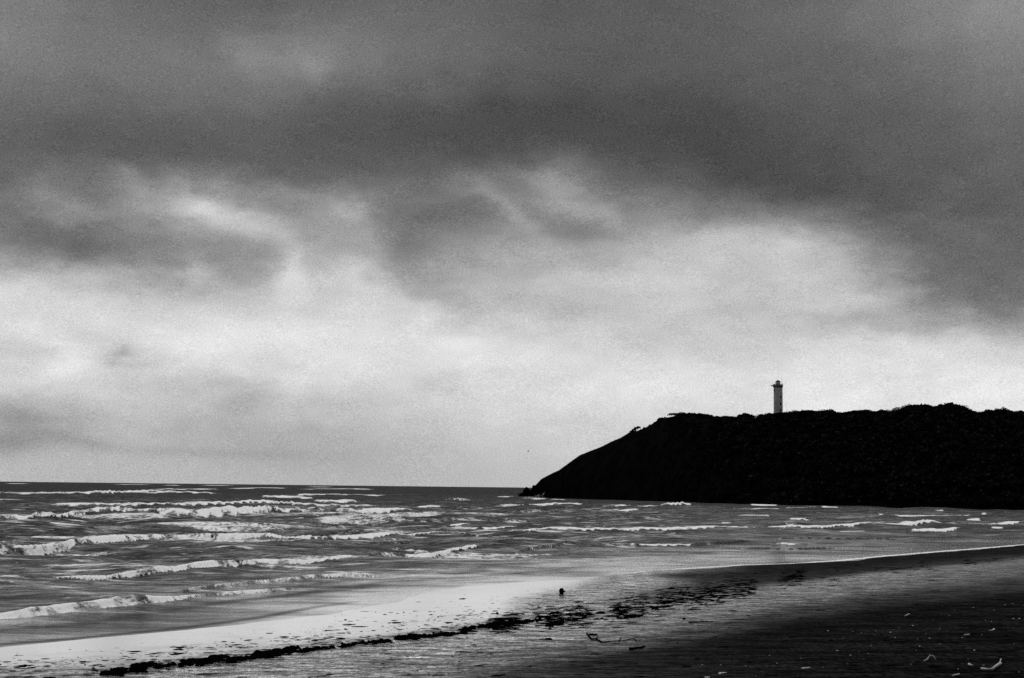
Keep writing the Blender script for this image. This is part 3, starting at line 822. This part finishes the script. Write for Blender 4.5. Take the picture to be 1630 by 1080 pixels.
for i, (nm, px, py, hw, hh, lab, cat) in enumerate(TREES):
    Dr = float(hill_point(px, 1.0)[1]) - 2 + (i % 3)
    d = ray(px, py); top = np.array([d[0] / d[1] * Dr, Dr, CAM_H + d[2] / d[1] * Dr])
    R = hw * 1.30 * Dr / F; Hc = hh * 0.8 * Dr / F
    g = hill_point(px, 1.0)
    loc = np.array([top[0], top[1], top[2] - Hc - 0.35])
    e = empty(nm, loc)
    tag(e, lab, cat, 'trees and bushes along the headland skyline')
    r2 = np.random.default_rng(100 + i)
    parts = []
    nl = 5 if nm == 'tree' else 3
    for q in range(nl):
        ox = (q / (nl - 1) - 0.5) * 1.25 * R + r2.normal(0, .1) * R
        sc = 1 - 0.5 * (abs(q / (nl - 1) - 0.5) * 2) ** 1.7 * (1.0 if hh > 10 else 0.6)
        sc *= r2.uniform(0.88, 1.04)
        V = leaves(800, r2, (R * 0.50, R * 0.55, Hc * sc * 1.05), (0.12, 0.28), hollow=.2)
        V += np.array([ox, r2.normal(0, .12) * R, 0.35])
        parts.append(V)
    parts = np.concatenate(parts)
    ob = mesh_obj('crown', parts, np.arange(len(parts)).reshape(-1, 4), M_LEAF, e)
    limb = []
    limb.append(tube([(0, 0, -2.0), (0.05, 0, -0.6), (0.12, 0, 0.4), (.1, .1, Hc * .6)], [.28, .22, .17, .07] if nm == 'tree' else [.1, .08, .06, .03]))
    for q in range(4):
        a = r2.uniform(0, 6.28)
        limb.append(tube([(0.1, 0, 0.1), (math.cos(a) * R * .3, math.sin(a) * R * .3, Hc * .35), (math.cos(a) * R * .6, math.sin(a) * R * .5, Hc * .55)], [.1, .07, .03], 5))
    V, Fc = join(limb)
    mesh_obj('trunk' if nm == 'tree' else 'stem', V, Fc, M_BARK, e, smooth=True)

# the wind-bent tree on the open slope
px, py = 1003, 689
Dr = float(hill_point(1006, 1.0)[1])
d = ray(px, 690); b0 = np.array([d[0] / d[1] * Dr, Dr, CAM_H + d[2] / d[1] * Dr])
e = empty('tree', b0)
tag(e, 'lone wind-bent tree leaning inland halfway down the bare cliff edge', 'tree')
k_ = Dr / F
V, Fc = tube([(-.3, 0, -1.2), (0.6 * k_, 0, 1 * k_), (4 * k_, 0, 5 * k_), (9 * k_, 0, 9 * k_), (13 * k_, 0, 10.5 * k_)], [.35, .3, .25, .16, .06])
mesh_obj('trunk', V, Fc, M_BARK, e, smooth=True)
r2 = np.random.default_rng(5)
pts = []
for (cx, cz, rx, rz) in ((3, 2.5, 4, 2.2), (6, 5, 4, 2.6), (9.5, 7.5, 4, 2.8), (12.5, 9.2, 3.4, 2.2), (15, 9.2, 1.8, 1.6), (1, 0, 4, 2)):
    V = leaves(360, r2, (rx * k_, rx * k_, rz * k_), (0.12, 0.32)); V += np.array([cx * k_, 0, cz * k_ - .1]); pts.append(V)
pts = np.concatenate(pts)
mesh_obj('crown', pts, np.arange(len(pts)).reshape(-1, 4), M_LEAF, e)

# ------------------------------------------------------------------ rocks at the point
def rock(name, px, py, hw, hh, lab, seed, D=None):
    D = D or float(sea_at(px, py)[1])
    d = ray(px, py); c = np.array([d[0] / d[1] * D, D, 0.0])
    r = hw * D / F; h = hh * D / F
    bm = bmesh.new(); bmesh.ops.create_icosphere(bm, subdivisions=4, radius=1.0)
    for v in bm.verts:
        n = v.co.normalized()
        f = 0.8 + 0.45 * float(fbm(n.x * 1.6 + seed, n.y * 1.6 + n.z * 1.9 + seed, 4))
        f += 0.10 * abs(math.sin(n.z * 5 + n.x * 3 + seed))
        v.co = Vector((n.x * r * f, n.y * r * f * 1.1, n.z * h * f * (1.0 if n.z > 0 else 0.5)))
    me = bpy.data.meshes.new(name); bm.to_mesh(me); bm.free()
    me.materials.append(M_ROCK)
    o = bpy.data.objects.new(name, me); COL.objects.link(o); o.location = c
    tag(o, lab, 'rock', 'rocks at the foot of the headland point')
    return o
rock('rock', 838, 787.5, 7.0, 12.5, 'rounded dark rock standing furthest out at the tip of the headland', 3, 800)
rock('rock', 853, 789, 9, 17, 'taller dark rock between the outermost rock and the cliff', 8, 770)
rock('rock', 866, 790, 7, 26, 'steep dark knob of rock against the foot of the cliff', 12, 760)
rock('rock', 829, 788.5, 4, 3, 'small flat rock awash at the seaward edge of the point', 16, 790)
rock('rock', 878, 793, 7, 7, 'low dark boulder at the foot of the cliff behind the spray', 23, 690)

# spray thrown up against the rocks
rng = np.random.default_rng(9)
D = 660.0; VS = []
for (px, py, n, sx, sy) in ((857, 791, 70, 5, 1.6), (848, 792, 120, 10, .6), (865, 789, 26, 2, 2.2)):
    for k in range(n):
        x = px + rng.normal() * sx * .5 + 0; y = py - abs(rng.normal()) * sy
        d = ray(x, y); p = np.array([d[0] / d[1] * D, D + rng.normal() * 2, CAM_H + d[2] / d[1] * D])
        s = rng.uniform(0.05, 0.13)
        a = rng.normal(size=3) * s; b = rng.normal(size=3) * s
        VS += [p - a, p - b, p + a, p + b]
M_FOAM = mat_rough('spray', 0.8, 0.9, 5, bump=0.0)
VS = np.array(VS)
tag(mesh_obj('sea_spray', VS, np.arange(len(VS)).reshape(-1, 4), M_FOAM), 'white spray bursting against the rocks at the tip of the headland', 'spray', kind='stuff')

# ------------------------------------------------------------------ lighthouse
LD = float(hill_point(1239, 1.0)[1]) + 3
def at_D(px, py, D):
    d = ray(px, py); return np.array([d[0] / d[1] * D, D, CAM_H + d[2] / d[1] * D])
s_ = LD / F                                               # metres per photo pixel there
ctr = at_D(1238.8, 660, LD)
lh = empty('lighthouse', (ctr[0], ctr[1], ctr[2] - 4 * s_), -math.atan2(ctr[0], ctr[1]))
tag(lh, 'pale lighthouse tower with a lantern room and small windows, on the headland ridge', 'lighthouse')
Z0 = ctr[2] - 4 * s_
def zt(py): return float(at_D(1239, py, LD)[2] - Z0)
def lathe(prof, seg, rot=0.0):
    V = []; Fc = []
    for r, z in prof:
        for k in range(seg):
            a = 2 * math.pi * k / seg + rot
            V.append((r * math.cos(a), r * math.sin(a), z))
    for i in range(len(prof) - 1):
        for k in range(seg):
            a = i * seg + k; b = i * seg + (k + 1) % seg
            Fc.append((a, b, b + seg, a + seg))
    Fc.append(tuple(range(seg - 1, -1, -1))); Fc.append(tuple(range((len(prof) - 1) * seg, len(prof) * seg)))
    return V, Fc
rw_ = 7.1 * s_
zg = zt(617.5)                                            # underside of gallery
V, Fc = lathe([(rw_ * 1.06, -3), (rw_ * 1.02, zt(655)), (rw_ * 0.99, zg)], 40)
mesh_obj('tower', V, Fc, M_RENDER, lh, smooth=False)
V, Fc = lathe([(rw_ * 1.0, zg - 0.02), (rw_ * 1.12, zg + 0.12 * 3), (rw_ * 1.12, zt(614.8))], 40)
gal = mesh_obj('gallery', V, Fc, M_GREYD, lh)
# parapet ring
ro, ri = rw_ * 1.10, rw_ * 1.02
za, zb = zt(614.8) + 0.003, zt(613.2)
V = []; Fc = []
sg = 40
for (r, z) in ((ro, za), (ro, zb), (ri, zb), (ri, za)):
    for k in range(sg):
        a = 2 * math.pi * k / sg; V.append((r * math.cos(a), r * math.sin(a), z))
for q in range(4):
    for k in range(sg):
        a = q * sg + k; b = q * sg + (k + 1) % sg; c = ((q + 1) % 4) * sg
        Fc.append((a, b, c + (k + 1) % sg, c + k))
mesh_obj('parapet', V, Fc, M_GREY, gal)
for k in range(8):                                        # short parapet piers
    a = 2 * math.pi * k / 8 + .12
    cx, cy = math.cos(a) * (ro + ri) / 2, math.sin(a) * (ro + ri) / 2
    V, Fc = lathe([(.14, zb + .003), (.14, zb + .45), (.10, zb + .5)], 6)
    mesh_obj('pier', [(x + cx, y + cy, z) for x, y, z in V], Fc, M_GREY, gal)
lr = 3.7 * s_
V, Fc = lathe([(lr, zt(614.8) + .004), (lr, zt(610.5))], 16)
lan = mesh_obj('lantern_wall', V, Fc, M_GREY, lh)
V, Fc = lathe([(lr * .9, zt(610.5)), (lr * .9, zt(608.6))], 16)
mesh_obj('lantern_glass', V, Fc, M_GLASS, lh)
bars = []
for k in range(8):
    a = 2 * math.pi * k / 8
    V, Fc = (tube([(math.cos(a) * lr * .94, math.sin(a) * lr * .94, zt(610.5)), (math.cos(a) * lr * .94, math.sin(a) * lr * .94, zt(608.5))], [.10, .10], 5))
    mesh_obj('glazing_bar', V, Fc, M_DARK, lh)
V, Fc = lathe([(4.3 * s_, zt(608.7)), (4.4 * s_, zt(608.0)), (2.2 * s_, zt(606.4)), (.7 * s_, zt(605.6)), (.5 * s_, zt(605.0))], 16)
mesh_obj('roof', V, Fc, M_DARK, lh)
V, Fc = join([tube([(0, 0, zt(608)), (0, 0, zt(610.5))], [.25, .25], 8), lathe([(.1, zt(612)), (.35, zt(611)), (.35, zt(610)), (.1, zt(609.4))], 10)])
mesh_obj('lamp', V, Fc, M_GREY, lan)
# mast on the landward side of the gallery and the boom to seaward
V, Fc = tube([(6.1 * s_, 0, zt(615)), (6.1 * s_, 0, zt(606)), (6.1 * s_, 0, zt(597.5))], [.05, .045, .03], 6)
mesh_obj('aerial_mast', V, Fc, M_DARK, lh)
V, Fc = join([tube([(-4.0 * s_, 0, zt(613.4)), (-7.5 * s_, -.2, zt(614.0)), (-11.3 * s_, -.3, zt(615.0))], [.36, .32, .18], 6),
              tube([(-4.0 * s_, 0, zt(614.6)), (-7.6 * s_, -.2, zt(614.3))], [.12, .10], 6)])
mesh_obj('boom', V, Fc, M_DARK, lh)
def box(x0, x1, y0, y1, z0, z1):
    V = [(x0, y0, z0), (x1, y0, z0), (x1, y1, z0), (x0, y1, z0), (x0, y0, z1), (x1, y0, z1), (x1, y1, z1), (x0, y1, z1)]
    return V, [(0, 3, 2, 1), (4, 5, 6, 7), (0, 1, 5, 4), (1, 2, 6, 5), (2, 3, 7, 6), (3, 0, 4, 7)]
for (px, py0, py1, wd) in ((1243.1, 631.2, 634.4, 1.0), (1242.8, 641.5, 645.2, 1.0), (1242.6, 651.8, 655.4, 1.0), (1233.6, 620, 624, .8)):
    xo = (px - 1239.0) * s_; yo = -math.sqrt(max((rw_ * 1.0) ** 2 - xo ** 2, 0))
    a = math.atan2(xo, -yo)
    V, Fc = box(-wd * s_, wd * s_, -.10, .30, zt(py1), zt(py0))
    V = [(x * math.cos(a) - y * math.sin(a) + math.sin(a) * rw_ * 1.01, x * math.sin(a) + y * math.cos(a) - math.cos(a) * rw_ * 1.01, z) for x, y, z in V]
    wnd = mesh_obj('window', V, Fc, M_DARK, lh)
    V, Fc = box(-wd * s_ * 1.25, wd * s_ * 1.25, -.2, .2, zt(py1) - .15, zt(py1) - .003)
    V = [(x * math.cos(a) - y * math.sin(a) + math.sin(a) * rw_ * 1.01, x * math.sin(a) + y * math.cos(a) - math.cos(a) * rw_ * 1.01, z) for x, y, z in V]
    mesh_obj('sill', V, Fc, M_RENDER, wnd)

# ------------------------------------------------------------------ seabird
D = 420.0; c = at_D(841, 719, D); s = D / F
V = []; Fc = []
bird = empty('seabird', c, rad(20)); tag(bird, 'dark seabird flying low over the sea left of the headland', 'bird')
V, Fc = tube([(.28, 0, .03), (.20, 0, .04), (.1, 0, .01), (-.1, 0, -.01), (-.25, 0, .0), (-.36, 0, .02)], [.015, .05, .08, .075, .035, .02], 8)
mesh_obj('body', V, Fc, M_BIRD, bird, smooth=True)
for sgn in (-1, 1):
    xs = [(.08, 0), (.12, .22), (.04, .48), (-.10, .78)]
    ch = [.18, .17, .12, .02]; zs = [0.02, .14, .20, .12] if sgn < 0 else [.02, .22, .30, .18]
    V = []; Fc = []
    for (x, y), w_, z in zip(xs, ch, zs):
        V += [(x, sgn * y, z), (x - w_, sgn * y, z - .01), (x - w_ * .5, sgn * y, z + .025)]
    for i in range(3):
        a = i * 3
        Fc += [(a, a + 1, a + 4, a + 3), (a + 1, a + 2, a + 5, a + 4), (a + 2, a, a + 3, a + 5)]
    mesh_obj('wing', V, Fc, M_BIRD, bird, smooth=True)

# ------------------------------------------------------------------ wrack line and debris
def flakes(pts, rng, lx, ly, hz, rot_sd=0.35):
    """irregular low lumps lying on the sand -> V, quads/tris merged"""
    VV = []; FFc = []
    n = 7
    for (x, y, z, sc) in pts:
        L = rng.uniform(*lx) * sc; Wd = rng.uniform(*ly) * sc; Hh_ = rng.uniform(*hz) * sc
        a = rng.normal(0, rot_sd) + rad(25) * (rng.random() < .5)
        o = len(VV)
        for ring, (rr, zz_) in enumerate(((1.0, -0.02), (0.8, 0.6), (0.35, 1.0))):
            for k in range(n):
                th = 2 * math.pi * k / n
                q = rr * rng.uniform(.65, 1.15)
                X = math.cos(th) * L * .5 * q; Y = math.sin(th) * Wd * .5 * q
                VV.append((x + X * math.cos(a) - Y * math.sin(a), y + X * math.sin(a) + Y * math.cos(a), z + Hh_ * zz_ * (rng.uniform(.6, 1.2) if ring else 1)))
        for r_ in range(2):
            for k in range(n):
                p, q = o + r_ * n + k, o + r_ * n + (k + 1) % n
                FFc.append((p, q, q + n, p + n))
        FFc.append(tuple(range(o + 2 * n, o + 3 * n)))
    return VV, FFc
rng = np.random.default_rng(31)
def on_sand(pp):
    pp = np.array(pp)
    z = np.full(len(pp), 0.3)
    for _ in range(8):
        xy = np.array([sea_at(p[0], p[1], zz_) for p, zz_ in zip(pp, z)])
        z = sand_z(xy[:, 0], xy[:, 1])
    return np.column_stack([xy, z])
CL = np.array([(140,1074),(230,1064),(330,1054),(430,1041),(530,1030),(640,1016),(740,1002),(820,991),(900,984),(1000,972),(1100,955),(1180,940),(1260,925),(1340,915),(1400,908),(1500,900),(1630,890)], float)
HEAPS = [(215,1066,52,4.5,230),(178,1073,30,3,80),(225,1060,20,4,90),(322,1054,40,4.5,260),(345,1047,26,2.5,80),(385,1050,30,3,110),(425,1042,40,5,300),(458,1035,14,5,110),(482,1037,25,3,60),
         (262,1062,18,2,40),(550,1028,45,3.2,200),(600,1023,35,3,150),(655,1015,42,4,240),(700,1012,35,2.6,140),(750,1001,25,3,120),(730,1008,45,2.2,110),(790,996,35,3,120),(840,990,36,2.5,110),
         (886,994,18,3,90),(960,986,30,1.8,60),(1010,982,40,1.5,80),(945,978,24,1.5,50),(1050,968,30,3,110),(1065,960,20,3,60),(510,1033,30,2.2,90)]
pp = []; sc = []
for q, (px, py, sx, sy, n) in enumerate(HEAPS):
    for k in range(int(n * ((1.0 if px < 480 else .62) if px < 870 else .36))):
        gx = rng.uniform(-.55, .55) if rng.random() < .6 else rng.normal(0, .45)
        gy_ = abs(gx)
        if fbm(np.array(px / 9 + gx * sx / 9 + q), np.array(py / 2.0), 3) + gy_ * .25 > rng.uniform(.42, .8): continue
        pp.append((px + gx * sx, py + rng.normal(0, .46) * sy - gx * sx * 0.11)); sc.append(rng.uniform(.6, 1.1))
pts = np.column_stack([on_sand(pp), sc])
V, Fc = flakes(pts, rng, (.08, .42), (.12, .50), (.015, .085))
tag(mesh_obj('seaweed', V, Fc, M_WEED), 'black heaps of stranded seaweed along the wrack line on the wet sand', 'seaweed', kind='stuff')
pp = []; sc = []
for k in range(2600):                                     # thin streaks of litter along the wrack line
    x = rng.uniform(130, 1640) if rng.random() < .35 else rng.uniform(780, 1280)
    if vnoise(x / 22.0, 3.3) < (.55 if x < 480 else .3): continue
    y = np.interp(x, CL[:, 0], CL[:, 1])
    wdt = np.interp(x, [150, 800, 1000, 1200, 1400, 1640], [4, 7, 12, 9, 5, 3])
    yy = y + rng.normal(0, 1) * wdt - 2 + 8 * (vnoise(x / 60.0, 8.1) - .5)
    pp.append((x, yy)); sc.append(rng.uniform(.25, .6) if x < 780 else rng.uniform(.4, 1.1))
for k in range(650):                                      # a weaker older line
    x = rng.uniform(0, 860); y = np.interp(x, [0, 120, 330, 480, 700, 860], [1064, 1055, 1030, 1018, 985, 970])
    if vnoise(x / 30.0, 5.5) < .35: continue
    pp.append((x, y + rng.normal(0, 5))); sc.append(min(.8, rng.lognormal(-1.55, .6)))
for k in range(2300):                                      # scattered bits over the whole beach
    x = rng.uniform(-20, 1650) if k < 800 else rng.uniform(520, 1650); y0 = np.interp(x, [p[0] for p in SHORE_PX], [p[1] for p in SHORE_PX])
    y = y0 + 12 + (1085 - y0 - 12) * rng.random() ** 0.8
    pp.append((x, y)); sc.append(min(.8, rng.lognormal(-1.55, .6)))
pts = np.column_stack([on_sand(pp), sc])
V, Fc = flakes(pts, rng, (.10, 1.0), (.05, .20), (.01, .04), .10)
tag(mesh_obj('beach_litter', V, Fc, M_WEED), 'thin dark scraps and twigs of drift litter strewn over the sand', 'drift litter', kind='stuff')

def lump(name, px, py, wpx, hpx, lab, seed, cat, mat=M_WEED, knob=False):
    p = ground_at(px, py + hpx * .5); s = p[1] / F
    bm = bmesh.new(); bmesh.ops.create_icosphere(bm, subdivisions=3, radius=1)
    for v in bm.verts:
        n = v.co.normalized(); f = .8 + .45 * float(fbm(n.x * 2.2 + seed, n.y * 2.2 + n.z * 2 + seed, 3))
        v.co = Vector((n.x * wpx * s * .5 * f, n.y * wpx * s * .45 * f, n.z * hpx * s * .55 * f))
    if knob:
        r = bmesh.ops.create_icosphere(bm, subdivisions=2, radius=wpx * s * .17)
        for v in r['verts']: v.co += Vector((wpx * s * .56, 0, hpx * s * .02))
    me = bpy.data.meshes.new(name); bm.to_mesh(me); bm.free(); me.materials.append(mat)
    o = bpy.data.objects.new(name, me); COL.objects.link(o)
    o.location = (p[0], p[1], p[2] + hpx * s * .42)
    tag(o, lab, cat); return o
lump('driftwood_stump', 894, 941, 8.5, 9.5, 'round black lump of drift with a knob, alone on the shining wet sand', 4, 'driftwood', knob=True)
lump('weed_ball', 982.5, 969.5, 6.5, 5, 'small black ball of weed just above the wrack line right of the big lump', 9, 'seaweed')
lump('weed_ball', 1089, 985, 6, 2.6, 'flat dark lump on grey sand landward of the wrack line', 14, 'seaweed')
lump('wood_block', 873, 1017, 12, 2.6, 'short dark block of wood below the wrack line left of the long twig', 19, 'driftwood')

def stick(name, pix, r0, r1, lab, cat, mat, group=None, lift=None, branches=()):
    g = [ground_at(x, y) for x, y in pix]
    base = g[0]
    P = [q - base + np.array([0, 0, r0 + (lift[i] if lift else 0)]) for i, q in enumerate(g)]
    R = list(np.linspace(r0, r1, len(P)))
    parts = [tube(P, R, 7)]
    for bp, rr in branches:
        gg = [ground_at(x, y) - base + np.array([0, 0, rr + zl]) for x, y, zl in bp]
        parts.append(tube(gg, [rr, rr * .8] + [rr * .5] * (len(gg) - 2), 6))
    V, Fc = join(parts)
    o = mesh_obj(name, V, Fc, mat, smooth=True); o.location = base
    tag(o, lab, cat, group); return o
stick('twig', [(934,1010),(938,1015),(942,1019),(949,1018.5),(953,1021),(958,1024),(966,1023.5),(975,1022.5),(985,1022),(992,1022),(1000,1019.5),(1009,1018.5),(1013,1021)], .028, .014,
      'long crooked dark twig lying on grey sand in the middle of the beach', 'driftwood', M_WEED, branches=[([(949,1018.5,0),(952,1016,.05)], .02), ([(985,1022,0),(989,1020,.06)], .02)])
stick('stick', [(1002,1035.5),(1010,1035),(1018,1034),(1026,1031.5)], .045, .03, 'thick dark stick lying right of and below the long crooked twig', 'driftwood', M_WEED, branches=[([(1022,1033,0),(1022,1032,.03)], .02)])
stick('stick', [(937,1011.8),(945,1011.9),(951,1011.8)], .03, .03, 'short straight dark stick beside the top end of the long crooked twig', 'driftwood', M_WEED)
stick('stick', [(1096,992),(1108,991.5),(1127,991)], .025, .02, 'thin straight dark stick on grey sand right of the wrack line', 'driftwood', M_WEED)
# pale driftwood in the lower right
stick('driftwood', [(1471,1054.5),(1476,1053),(1481,1053),(1486,1053),(1490,1053.5)], .028, .024, 'bleached arched piece of driftwood bridging the black sand', 'driftwood', M_PALE, lift=[0, .02, .13, .11, .0])
stick('driftwood', [(1562.5,1066.5),(1570,1067.8),(1578.5,1068.2),(1585,1065),(1592.5,1061)], .032, .042, 'bleached L-shaped branch near the lower right corner', 'driftwood', M_PALE, lift=[0, 0, 0, .03, .05], branches=[([(1591,1061,.05),(1593.5,1056.5,.1)], .02)])
stick('driftwood', [(1516.5,1078.2),(1521,1076.8),(1527,1075.4)], .03, .02, 'bright straight splinter at the bottom edge between the arch and the L-shaped branch', 'driftwood', M_PALE)
stick('driftwood', [(1440.5,982.5),(1444,980.5),(1447.5,979)], .03, .02, 'faint bent pale twig highest on the dark sand', 'driftwood', M_PALE)
stick('driftwood', [(1535.5,1013.5),(1539,1012.8),(1543,1012.2)], .035, .025, 'short bright splinter in the middle of the black sand', 'driftwood', M_PALE)
stick('driftwood', [(1574,1005.5),(1579,1005),(1582.5,1003)], .02, .035, 'small bent pale splinter above and right of the short bright one', 'driftwood', M_PALE)
stick('driftwood', [(1542.5,1059.6),(1545,1061),(1548,1062)], .035, .03, 'stubby pale stick between the arch and the L-shaped branch', 'driftwood', M_PALE)
def lobes(name, spec, lab):
    g0 = ground_at(spec[0][0], spec[0][1]); bm = bmesh.new()
    for q, (px, py, r) in enumerate(spec):
        g = (ground_at(px, py) - g0) * 0.8; rr = r * 1.2 * g0[1] / F
        w = bmesh.ops.create_icosphere(bm, subdivisions=2, radius=rr)
        for v in w['verts']:
            f = .8 + .4 * float(fbm(v.co.x / rr * 1.5 + q * 3, v.co.y / rr * 1.5 + v.co.z / rr, 3))
            v.co = Vector((v.co.x * 1.5 * f + g[0], v.co.y * 1.6 * f + g[1], v.co.z * .7 * f + g[2] + rr * .5))
    me = bpy.data.meshes.new(name); bm.to_mesh(me); bm.free(); me.materials.append(M_SHELL)
    o = bpy.data.objects.new(name, me); COL.objects.link(o); o.location = g0
    tag(o, lab, 'litter'); return o
lobes('crumpled_scrap', [(1145.5,1074,1.4),(1148,1073.5,2.2),(1153,1072.5,1.7),(1157,1071.5,1.2)], 'bright crumpled scrap near the bottom edge, the leftmost large one')
lobes('crumpled_scrap', [(1278,1065.3,1.6),(1282,1065,1.7),(1286,1064.5,1.4),(1290,1064,1.5)], 'dull crumpled scrap midway along the dark bottom edge')
lobes('crumpled_scrap', [(1124,1080,1.7),(1126,1079.7,1.5),(1128.5,1079.5,1.6)], 'bright scrap cut by the bottom edge of the photo')
DOTS = [(1549.6,968,1.2),(1537.7,974,.8),(1583,971.6,1),(1511,980,1),(1613,986,1.7),(1623,985.8,1.7),(1569,988,.8),(1578,990,1.2),(1453,997,1.5),(1496,1002,1.1),(1474,1009,.8),
        (1417.6,1007.6,1.8),(1425,1016,1.3),(1480,1017,1.5),(1532,1015.6,1.1),(1563,1011,.9),(1464,1030,1.6),(1496,1026,1.2),(1551,1036,1.6),(1614,1026,1.1),(1450,1058,1),(1525,1065.6,1.1),
        (1566,1060,1.4),(1622,1070.6,1.2),(1600,963.5,1.1),(1612,962,1.2),(1118,1059,1.3),(1147,1059,1.2),(1187,1061,1.1),(1225,1044,1.2),(1333,1037,1.9),(1354,1044,1.3),(1318,1005,1.3),
        (1358,1006,1),(1237,1056.5,1.2),(1387,1028,1.1),(1155,1030.5,.8),(1275,1049,.9),(1310,1063,.9),(1382,1041,1.1),(1461,1018,.8),(1458,1036,.8),(1431,1000,.8),(1500,965,.6),(1541,1050,.7),
        (1270,1076,.8),(1203,1077,.9),(1190,1066,.7),(1342,1016,.7),(1371,1008.5,.9),(1394,1005,.9),(1392,1011,.6),(1367,1038,.8),(1349,1057,.8),(1630,964,.9),(1520,972,.6),(1485,987,.6),(1375,1050,.7)]
protos = []
for q in range(4):
    bm = bmesh.new(); bmesh.ops.create_icosphere(bm, subdivisions=2, radius=1)
    for v in bm.verts:
        n = v.co.normalized(); f = .7 + .6 * float(fbm(n.x * 1.4 + q * 7, n.y * 1.4 + n.z + q * 5, 3))
        v.co = Vector((n.x * f * 1.3, n.y * f, n.z * f * .55))
    me = bpy.data.meshes.new('shell'); bm.to_mesh(me); bm.free(); me.materials.append(M_SHELL); protos.append(me)
rng = np.random.default_rng(77)
for i, (px, py, r) in enumerate(DOTS):
    g = ground_at(px, py); rr = r * .92 * g[1] / F
    o = bpy.data.objects.new('shell', protos[i % 4]); COL.objects.link(o)
    o.location = (g[0], g[1], g[2] + rr * .35); o.scale = (rr, rr, rr); o.rotation_euler = (0, 0, rng.uniform(0, 6.28))
    tag(o, 'tiny pale shell fragment on the dark sand at lower right', 'shell', 'pale shell fragments scattered on the dark sand')
